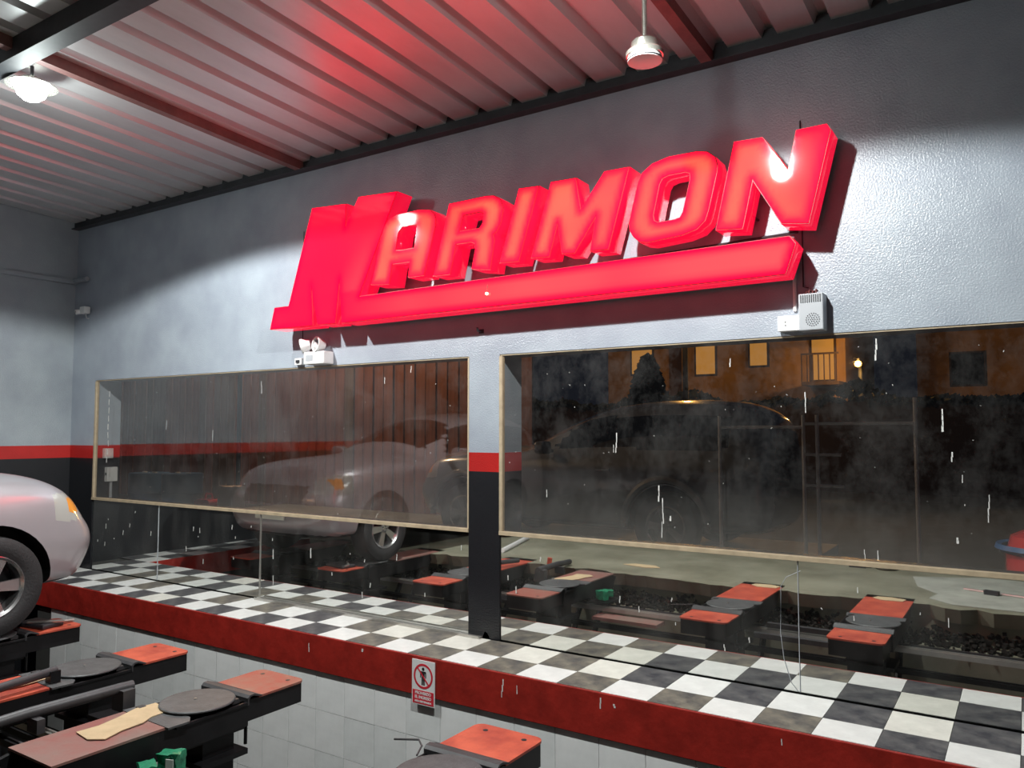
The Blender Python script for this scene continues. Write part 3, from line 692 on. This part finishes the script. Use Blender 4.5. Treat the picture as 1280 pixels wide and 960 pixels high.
tag(b.build('wire_handle', M['lip']), 'bent grey wire handle left of the bottom centre turntable', 'handle')
# jack handle standing between platforms
t = thing('jack_handle', 'pale jack lever with a red grip standing behind the cardboard runway in the mirror', 'lever', (-4.70, 1.80, -.24))
MB().tube([(0, .0, -.05), (.05, -.01, .16), (.08, -.02, .25)], .016, 10).build('lever', M['alu'], t, True)
MB().tube([(.08, -.02, .24), (.09, -.02, .31)], .028, 10).build('grip', M['redplate'], t, True)
# green packets
t = thing('green_packet', 'crumpled green packet with pale print beside the beam below the cardboard', 'packet', (-3.62, 2.44, -.135), R(20)); t.scale = (.7, .7, .7)
bx = MB()
random.seed(4)
def crumple(b, sx, sy_, sz, T):
    vs = []; n = 5
    bm = bmesh.new(); bmesh.ops.create_cube(bm, size=1); bmesh.ops.subdivide_edges(bm, edges=bm.edges, cuts=3, use_grid_fill=True)
    for v in bm.verts: v.co = Vector((v.co.x*sx, v.co.y*sy_, v.co.z*sz)) + Vector([random.uniform(-.009, .009) for _ in range(3)])
    bm.verts.index_update(); b.add([T @ v.co for v in bm.verts], [tuple(q.index for q in f.verts) for f in bm.faces]); bm.free()
crumple(bx, .16, .10, .12, Matrix.Translation((0, 0, .02))); bx.build('wrapper', M['green'], t, True)
MB().box(.0, .06, -.062, -.056, -.02, .05).build('print_panel', M['papergrey'], t)
t = thing('green_packet', 'second green packet with a grey panel, nearer the concrete than the other', 'packet', (-3.62, 2.31, -.135), R(-25)); t.scale = (.7, .7, .7)
bx = MB(); crumple(bx, .15, .11, .09, Matrix.Translation((0, 0, .01))); bx.build('wrapper', M['green'], t, True)
MB().box(-.01, .05, -.066, -.058, -.02, .03).build('print_panel', M['papergrey'], t)
tag(MB().box(-3.732, -3.52, 2.2, 2.52, -.20, -.18).build('packet_shelf', M['blackmetal']), 'dark shelf plate on the platform beam under the green packets', 'shelf')
# things on the concrete floor seen in the mirror
t = thing('wheel_wrench', 'long bright steel bar with a dark clamp on the concrete at the right', 'tool', (-.35, .98, .015), R(18))
MB().tube([(-.22, 0, 0), (.45, 0, 0)], .014, 8).build('shaft', M['alu'], t, True); MB().box(-.02, .10, .03, .08, -.014, .03).build('clamp', M['darkplastic'], t)
tag(MB().tube([(-5.52, 1.40, .03), (-5.9, .2, .03)], .03, 8).build('pale_pipe', M['whiteplastic']), 'pale pipe lying on the concrete behind the pillar in the mirror', 'pipe')
b = MB().lathe([(0, 0), (.09, 0), (.12, .02), (.115, .022), (.085, .006), (0, .006)], 24, Matrix.Translation((-1.35, .05, 0)))
tag(b.build('metal_dish', M['alu'], None, True), 'small pale dish on the concrete floor, seen at the bottom of the right window', 'dish')
b = MB(); b.box(-1.72, -1.55, .05, .12, 0, .04); b.box(-1.60, -1.50, .0, .06, 0, .03)
tag(b.build('dark_rag', M['darkplastic']), 'small dark rag beside the pale dish on the concrete', 'rag')
b = MB(); b.prism([(-3.9,1.35),(-3.6,1.42),(-3.45,1.35),(-3.55,1.25),(-3.8,1.24)], .001, .006)
tag(b.build('cardboard_scrap', M['card']), 'tan cardboard scrap lying on the concrete floor in the right mirror', 'cardboard')
t = thing('tool_rest', 'black tool and pliers resting on the plate in front of the car wheel', 'tool', (-6.45, 3.22, .0), R(10))
MB().box(-.19, .12, -.10, .08, .002, .035).build('tool_roll', M['darkplastic'], t, bevel=.01)
MB().tube([(-.05, -.10, .045), (.18, .04, .05), (.20, .10, .045)], .010, 8).build('pliers', M['alu'], t, True)

# ------------------------------------------------------------ cars
def make_car(name, label, paint, loc, rz, detail=True):
    """local: front bumper at y=+.88, front axle y=0, rear axle y=-2.7, half width .98, ground z=0"""
    t = thing(name, label, 'car', loc, rz)
    St = [ # y, then (x,z) list bottom to centre
     ( .87, [(.40,.42),(.50,.50),(.54,.58),(.53,.65),(.48,.70),(.40,.73),(.22,.745),(0,.75)]),
     ( .815, [(.48,.37),(.66,.46),(.77,.57),(.775,.66),(.73,.72),(.66,.755),(.30,.78),(0,.785)]),
     ( .74, [(.66,.31),(.80,.44),(.875,.57),(.87,.68),(.81,.755),(.68,.86),(.32,.93),(0,.95)]),
     ( .66, [(.82,.27),(.88,.42),(.91,.57),(.89,.70),(.84,.86),(.755,.995),(.37,1.07),(0,1.09)]),
     ( .46, [(.89,.26),(.92,.42),(.945,.58),(.925,.74),(.91,.92),(.85,1.08),(.42,1.14),(0,1.16)]),
     ( .0,  [(.91,.26),(.95,.45),(.965,.62),(.955,.80),(.935,.97),(.87,1.11),(.42,1.17),(0,1.19)]),
     (-.50, [(.91,.26),(.95,.45),(.965,.62),(.955,.80),(.94,.98),(.87,1.12),(.44,1.20),(0,1.22)]),
     (-.85, [(.90,.25),(.94,.45),(.96,.62),(.955,.82),(.935,1.01),(.87,1.14),(.46,1.23),(0,1.26)]),
     (-1.05,[(.90,.25),(.94,.45),(.96,.62),(.955,.82),(.935,1.02),(.86,1.16),(.62,1.36),(0,1.42)]),
     (-1.75,[(.90,.25),(.94,.45),(.96,.62),(.955,.83),(.935,1.04),(.875,1.14),(.72,1.66),(0,1.76)]),
     (-2.7, [(.90,.25),(.94,.45),(.96,.62),(.955,.83),(.935,1.05),(.875,1.15),(.73,1.70),(0,1.81)]),
     (-3.45,[(.88,.26),(.93,.45),(.95,.62),(.94,.83),(.92,1.05),(.865,1.15),(.72,1.66),(0,1.77)]),
     (-3.70,[(.80,.30),(.86,.45),(.88,.62),(.87,.83),(.86,1.05),(.80,1.15),(.66,1.52),(0,1.60)]),
     (-3.78,[(.60,.38),(.70,.48),(.74,.62),(.74,.83),(.74,1.03),(.68,1.13),(.55,1.40),(0,1.46)])]
    vs = []; fs = []; n = 15
    for y, pr in St:
        for x, z in pr: vs.append((x, y, z))
        for x, z in pr[-2::-1]: vs.append((-x, y, z))
    for i in range(len(St)-1):
        for j in range(n-1): fs.append((i*n+j, (i+1)*n+j, (i+1)*n+j+1, i*n+j+1))
        fs.append((i*n+n-1, (i+1)*n+n-1, (i+1)*n, i*n))
    fs.append(tuple(range(n))); fs.append(tuple(range((len(St)-1)*n+n-1, (len(St)-1)*n-1, -1)))
    me = bpy.data.meshes.new('b'); me.from_pydata(vs, [], fs)
    bm = bmesh.new(); bm.from_mesh(me); bmesh.ops.recalc_face_normals(bm, faces=bm.faces); bm.to_mesh(me); bm.free()
    bo = bpy.data.objects.new('b', me); COL.objects.link(bo)
    sb = bo.modifiers.new('s', 'SUBSURF'); sb.levels = 3; sb.render_levels = 3
    tmp = []
    for yy in (0, -2.7):
        for sx in (1, -1):
            c = MB().lathe([(0, -.16), (.43, -.16), (.43, .3), (0, .3)], 40, Matrix.Translation((sx*.86, yy, .38)) @ Matrix.Rotation(R(90), 4, 'Y')).build('c', M['pit'])
            bl = bo.modifiers.new('x', 'BOOLEAN'); bl.operation = 'DIFFERENCE'; bl.object = c; bl.solver = 'EXACT'
            tmp.append(c)
    me2 = bpy.data.meshes.new_from_object(bo.evaluated_get(bpy.context.evaluated_depsgraph_get()))
    for c in tmp + [bo]: bpy.data.objects.remove(c)
    regs = {'body': [], 'window_glass': [], 'headlight': [], 'turn_lens': [], 'bumper_trim': [], 'grille': [], 'wheel_well': []}
    for p in me2.polygons:
        c = p.center; ax = abs(c.x); k = 'body'
        if any(abs(c.y-yy) < .44 and abs(math.hypot(c.y-yy, c.z-.38)) < .425 and ax < .95 for yy in (0, -2.7)) : k = 'wheel_well'
        elif any(abs(math.hypot(c.y-yy, c.z-.38)-.43) < .012 and ax < .93 and abs(p.normal.x) < .5 for yy in (0, -2.7)): k = 'wheel_well'
        elif c.z < .33 and c.y > .3: k = 'bumper_trim'
        elif c.z < .34: k = 'bumper_trim'
        elif -1.72 < c.y < -.98 and ax < .66 - (-1.0-c.y)*.0 and c.z > 1.28 and p.normal.y > .25: k = 'window_glass'
        elif -3.35 < c.y < -1.25 - max(0, (c.z-1.2))*1.0 and 1.20 < c.z < 1.56 and ax > .6 and not (-2.28 < c.y < -2.2): k = 'window_glass'
        elif ax > .7 and .58 < c.y <= .67 and .85 < c.z < .96: k = 'turn_lens'
        elif ax > .56 and c.y > .47 and .79 < c.z < 1.0-.4*max(0, c.y-.60): k = 'headlight'
        elif ax < .5 and c.y > .7 and .68 < c.z < .88: k = 'grille'
        regs.setdefault(k + ('' if k not in ('headlight', 'turn_lens', 'wheel_well', 'window_glass', 'bumper_trim') else ('|L' if c.x < -.55 else '|R' if c.x > .55 else '|C')) + ('f' if k == 'wheel_well' and c.y > -1.3 else ''), []).append(p)
    MM = {'body': paint, 'window_glass': M['carglass'], 'headlight': M['lens'], 'turn_lens': M['amber'], 'bumper_trim': M['trimblack'], 'grille': M['trimblack'], 'wheel_well': M['pit']}
    lab = {'headlight': None, 'turn_lens': 'amber turn lens', 'wheel_well': None}
    body = None
    for kk, ps in regs.items():
        k = kk.split('|')[0]
        if not ps: continue
        idx = {}; v2 = []; f2 = []
        for p in ps:
            f = []
            for vi in p.vertices:
                if vi not in idx: idx[vi] = len(v2); v2.append(me2.vertices[vi].co.copy())
                f.append(idx[vi])
            f2.append(f)
        m3 = bpy.data.meshes.new(k); m3.from_pydata(v2, [], f2); m3.materials.append(MM[k])
        for p in m3.polygons: p.use_smooth = True
        try: m3.set_sharp_from_angle(angle=R(40))
        except Exception: pass
        o = bpy.data.objects.new(k, m3); COL.objects.link(o); o.parent = t if body is None or k not in ('turn_lens',) else t
        if lab.get(k): o['label'] = lab[k]
        if k == 'body': body = o
    # wheels
    tprof = [(.215,-.10),(.25,-.118),(.32,-.122),(.355,-.105),(.364,-.06),(.366,0),(.364,.06),(.355,.105),(.32,.122),(.25,.118),(.215,.10)]
    for yy in (0, -2.7):
        for sx in (1, -1):
            if not detail:
                MB().tube([(sx*.965, yy+.47*math.cos(R(a)), .40+.47*math.sin(R(a))) for a in range(-8, 189, 7)], .045, 8).build('arch_highlight_ring', paint, t, True)  # ring added to imitate the bright fender highlight over each wheel
            T = Matrix.Translation((sx*.845, yy, .366)) @ Matrix.Rotation(R(90)*sx, 4, 'Y')
            wo = MB().lathe(tprof, 48, T, closed=True).build('tyre', M['rubber'], t, True)
            rm = MB().lathe([(.222,.10),(.228,.108),(.222,.112),(.205,.10),(.20,.0),(.205,-.09),(.222,-.10)], 40, T, closed=True)
            rm.lathe([(0,.085),(.045,.09),(.05,.075),(.05,-.02),(0,-.02)], 24, T)
            for q in range(5):
                A = T @ Matrix.Rotation(2*PI*q/5+.3, 4, 'Z')
                rm.prism([(.03,-.028),(.03,.028),(.21,.045),(.21,-.045)], .05, .085, A)
            rm.build('rim', M['rim'], wo, True)
            MB().lathe([(0,-.06),(.20,-.06),(.20,-.03),(0,-.03)], 24, T).build('brake_disc', M['blackmetal'], wo)
            cb = MB()
            for q in range(5):
                A = T @ Matrix.Rotation(2*PI*q/5+.3+PI/5, 4, 'Z'); cb.lathe([(0,.085),(.007,.085),(.007,.095),(0,.095)], 8, A @ Matrix.Translation((.032, 0, 0)))
            cb.build('wheel_nuts', M['darkplastic'], wo, kind='stuff')
    for sx in (1, -1):
        b = MB(); T = Matrix.Translation((sx*1.08, -1.25, 1.20))
        b.prism(rrect(-.11, .11, -.075, .075, .05), -.05, .06, T @ Matrix.Rotation(R(90), 4, 'X'))
        mo = b.build('side_mirror', paint, t, bevel=.015)
        MB().box(.09, .99-.0, -.02, .02, -.04, -.0, 0, Matrix.Translation((0, 0, 0))).v if False else None
        MB().box(min(sx*.88, sx*1.0), max(sx*.88, sx*1.0), -1.28, -1.22, 1.14, 1.18).build('mirror_stalk', M['trimblack'], mo)
        MB().box(sx*.955-.012, sx*.955+.012, -2.05, -1.88, .94, .97).build('door_handle', M['chrome'] if detail else paint, t, bevel=.004)
    MB().box(-.24, .24, .868, .885, .50, .62).build('number_plate', M['papergrey'], t)
    b = MB().lathe([(0, 0), (.012, 0), (.012, .004), (0, .004)], 10, Matrix.Translation((.955, .50, .52)) @ Matrix.Rotation(R(90), 4, 'Y'))
    return t
make_car('suv', 'silver SUV on the platforms at the left, nose towards the mirror wall', M['carpaint'], (-7.19, 2.74, .023), 0)
make_car('parked_car', 'dark car parked outside behind the glass, side-on with its nose left', M['darkcar'], (-6.0, 9.0, .12), R(90), False)

# ------------------------------------------------------------ outside, seen through the glass
struct(MB().box(-40, 30, 5.1, 45, -.3, 0).build('ground', M['asphalt']))
struct(MB().box(-12, -2, 7.6, 10.4, 0, .12).build('kerb_pavement', M['concrete']))
fn = thing('board_fence', 'tall brown vertical-board fence across the yard behind the left window', 'fence', (0, 10.9, 0))
fm = []
for mm in ('slat', 'slat2', 'slat'):
    o = MB().box(0, .215, 0, .035, 0, 4.2).build('b', M[mm]); fm.append(o.data); bpy.data.objects.remove(o)
o = MB().box(0, .215, 0, .035, 0, 1.30).build('b', M['slat']); low = o.data; bpy.data.objects.remove(o)
o = MB().box(0, .215, 0, .035, 1.46, 4.2).build('b', M['slat']); high = o.data; bpy.data.objects.remove(o)
random.seed(9)
for i in range(50):
    x = -19.2 + i*.25
    o = bpy.data.objects.new('board', random.choice(fm)); COL.objects.link(o); o.parent = fn; o.location = (x, random.uniform(-.012, .012), 0)
for z in (.5, 3.6): MB().box(-19.3, -6.7, .05, .10, z, z+.09).build('rail', M['slat2'], fn)
def drum(x, y, label):
    t = thing('drum', label, 'drum', (x, y, 0))
    MB().lathe([(0,0),(.28,0),(.29,.02),(.285,.28),(.297,.30),(.285,.32),(.285,.58),(.297,.60),(.285,.62),(.29,.87),(.28,.89),(0,.885)], 32).build('shell', M['bluedrum'], t, True)
    for q in (-.12, .13): MB().lathe([(0,.885),(.035,.885),(.035,.905),(0,.905)], 12, Matrix.Translation((q, 0, 0))).build('bung', M['whiteplastic'], t)
drum(-11.1, 7.0, 'left of two blue drums in the yard behind the left window'); drum(-10.5, 7.15, 'right of two blue drums in the yard behind the left window')
t = thing('jerrycan', 'small red can on the ground right of the blue drums', 'can', (-9.8, 7.1, 0))
MB().prism(rrect(-.17, .17, 0, .55, .06), -.12, .12, Matrix.Rotation(R(90), 4, 'X')).build('can_body', M['redplastic'], t); MB().tube([(-.08, 0, .55), (-.06, 0, .62), (.06, 0, .62), (.08, 0, .55)], .015, 8).build('handle', M['redplastic'], t, True)
t = thing('sack', 'pale upright sack leaning right of the red can', 'sack', (-9.3, 7.1, 0))
b = MB(); crumple(b, .3, .22, .75, Matrix.Translation((0, 0, .375))); b.build('cloth', M['paleplastic'], t, True)
# steel rack
rk = thing('steel_rack', 'tall grey pipe rack standing outside behind the right window', 'rack', (0, 7.5, 0))
for x in (-1.72, -1.60, -.80, -2.5): MB().tube([(x, 0, 0), (x, 0, 1.80 if x > -1 else 1.66)], .017, 8).build('post', M['whiteplastic'], rk)
for xa, xb, z in ((-1.72, -.80, 1.58), (-1.72, -1.40, 1.30), (-1.72, -1.38, 1.02), (-2.5, -1.72, 1.55), (-1.72, -.80, .35)): MB().tube([(xa, 0, z), (xb, 0, z)], .014, 8).build('rung', M['whiteplastic'], rk)
# red drum with blue ring at the right edge
t = thing('red_barrel', 'glossy red barrel with a blue ring outside at the far right', 'drum', (.12, 6.1, 0))
MB().lathe([(0,0),(.26,0),(.27,.03),(.27,.72),(.24,.84),(.12,.90),(0,.91)], 32).build('shell', M['redplastic'], t, True)
MB().lathe([(.30,.74),(.33,.76),(.32,.79),(.29,.78)], 32, closed=True).build('ring', M['bluedrum'], t, True)
# boundary wall and houses
struct(MB().box(-30, 6, 21, 21.3, 0, 2.25).build('wall_boundary', M['housedark']))
b = MB(); random.seed(31)
for _ in range(2600):
    x = random.uniform(-14, 5); h_ = .18+.22*math.sin(x*1.3)+.15*math.sin(x*3.1); z = 2.2+random.uniform(0, max(.05, h_)); q = random.uniform(.05, .13)
    T = Matrix.Translation((x, 21.15+random.uniform(-.2, .2), z)) @ Matrix.Rotation(random.uniform(0, PI), 4, Vector((random.random(), random.random(), random.random()+.1)).normalized())
    b.add([T @ Vector(p) for p in ((-q, 0, 0), (0, q*.4, q), (q, 0, 0), (0, -q*.4, -q))], [(0, 1, 2), (0, 2, 3)])
o = b.build('creeper_hedge', M['leaf'], kind='stuff'); tag(o, 'dark ragged creeper growing along the top of the far boundary wall', 'hedge')
def house(label, x0, x1, y, h, wins, balcony=None):
    t = thing('house', label, 'house', (x0, y, 0))
    W_ = x1-x0
    MB().box(0, W_, 0, 5, 0, h).build('walls', M['ochre'], t)
    MB().box(-.25, W_+.25, -.3, 5.2, h, h+.22).build('roof_slab', M['housedark'], t)
    for (a, z0, b_, z1, lit) in wins:
        f = MB().box(a-.06, b_+.06, -.05, .0, z0-.06, z1+.06).build('window_frame', M['housedark'], t)
        MB().box(a, b_, -.07, -.05, z0, z1).build('pane', M['litwin'] if lit else M['carglass'], f)
    if balcony:
        a, b_, z = balcony
        MB().box(a, b_, -1, 0, z-.1, z).build('balcony_slab', M['housedark'], t)
        for k in range(int((b_-a)/.15)+1): MB().box(a+k*.15, a+k*.15+.03, -1, -.97, z, z+.75).build('baluster', M['housedark'], t)
        MB().box(a, b_, -1.02, -.96, z+.75, z+.8).build('handrail', M['housedark'], t)
    return t
house('low ochre house left of the dark pointed tree across the street', -11.8, -9.7, 24, 5.6, [(.9, 3.4, 1.6, 4.6, True)])
house('wide ochre house with a balcony behind the tree across the street', -9.2, -4.3, 24, 6.2, [(.5, 3.3, 1.1, 4.3, True), (2.2, 3.5, 2.7, 4.5, True), (4.0, 3.0, 4.6, 4.6, True)], (3.9, 4.9, 2.9))
house('dim ochre house to the right under the street lamp', -3.0, 3.5, 29, 5.4, [(1.0, 3.0, 1.9, 4.0, False), (4.0, 3.0, 4.9, 4.0, False)])
def tree(x, y, h, r, label, n=900):
    t = thing('cypress_tree', label, 'tree', (x, y, 0))
    MB().tube([(0, 0, 0), (0, 0, h*.9)], [.12, .03], 8).build('trunk', M['slat2'], t)
    b = MB()
    for _ in range(n):
        z = random.uniform(.08, 1); rr = r*(1-z)**.6*random.uniform(.5, 1); a = random.uniform(0, 2*PI)
        p = Vector((rr*math.cos(a), rr*math.sin(a), z*h)); s_ = random.uniform(.06, .14)
        T = Matrix.Translation(p) @ Matrix.Rotation(random.uniform(0, PI), 4, Vector((random.random(), random.random(), random.random()+.1)).normalized())
        b.add([T @ Vector(q) for q in ((-s_, 0, 0), (0, s_*.4, s_), (s_, 0, 0), (0, -s_*.4, -s_))], [(0, 1, 2), (0, 2, 3)])
    b.build('foliage', M['leaf'], t, kind='stuff')
tree(-6.05, 14, 2.9, .75, 'dark pointed cypress in front of the lit houses', 1500)
t = thing('street_lamp', 'street lamp with a bright orange bulb across the street at the right', 'street lamp', (-3.72, 22.5, 0))
MB().tube([(0, .3, 0), (0, .3, 3.4)], [.07, .05], 10).build('pole', M['steel_dark'], t); MB().tube([(0, .3, 3.35), (0, 0, 3.42)], .03, 8).build('arm', M['steel_dark'], t)
MB().lathe([(0, -.09), (.07, -.06), (.09, 0), (.07, .06), (0, .09)], 16, Matrix.Translation((0, -.02, 3.30))).build('bulb', M['sodium'], t, True)
ld = bpy.data.lights.new('sodium', 'POINT'); ld.energy = STREET_POWER; ld.color = (1, .5, .12); ld.shadow_soft_size = .1
lo = bpy.data.objects.new('street_light', ld); COL.objects.link(lo); lo.parent = t; lo.location = (0, -.35, 3.3)
t = thing('street_lamp', 'second orange street lamp, unseen above the window top, added for light behind the fence', 'street lamp', (-7.0, 18.5, 0))  # unseen lamp, added for its orange light beyond the fence
MB().tube([(0, 0, 0), (0, 0, 5.4)], [.09, .05], 10).build('pole', M['steel_dark'], t)
MB().lathe([(0, -.09), (.07, -.06), (.09, 0), (.07, .06), (0, .09)], 16, Matrix.Translation((0, -.15, 5.3))).build('bulb', M['sodium'], t, True)
ld = bpy.data.lights.new('sodium', 'POINT'); ld.energy = STREET_POWER*1.2; ld.color = (1, .5, .12); ld.shadow_soft_size = .1
lo = bpy.data.objects.new('street_light', ld); COL.objects.link(lo); lo.parent = t; lo.location = (0, -.4, 5.2)
t = thing('porch_lamp', 'small orange lamp on a low post seen just right of the pillar', 'lamp', (-12.1, 20.6, 0))
MB().tube([(0, 0, 0), (0, 0, 1.0)], .03, 8).build('post', M['steel_dark'], t); MB().lathe([(0, -.05), (.05, 0), (0, .05)], 12, Matrix.Translation((0, 0, 1.05))).build('bulb', M['sodium'], t, True)

t = thing('fence_fill_lamp', 'unseen warm fill lamp on a tall post, added to light the board fence, above the window', 'lamp', (-10.2, 7.9, 0))  # lamp added out of view to brighten the fence boards
MB().tube([(0, 0, 0), (0, 0, 4.6), (.0, .3, 4.75)], .04, 8).build('post', M['steel_dark'], t); MB().lathe([(0, -.05), (.07, 0), (0, .05)], 12, Matrix.Translation((0, .35, 4.7))).build('bulb', M['sodium'], t, True)
ld = bpy.data.lights.new('yard', 'POINT'); ld.energy = 340; ld.color = (1, .62, .35); ld.shadow_soft_size = .1
lo = bpy.data.objects.new('fence_fill_light', ld); COL.objects.link(lo); lo.parent = t; lo.location = (0, .35, 4.55)
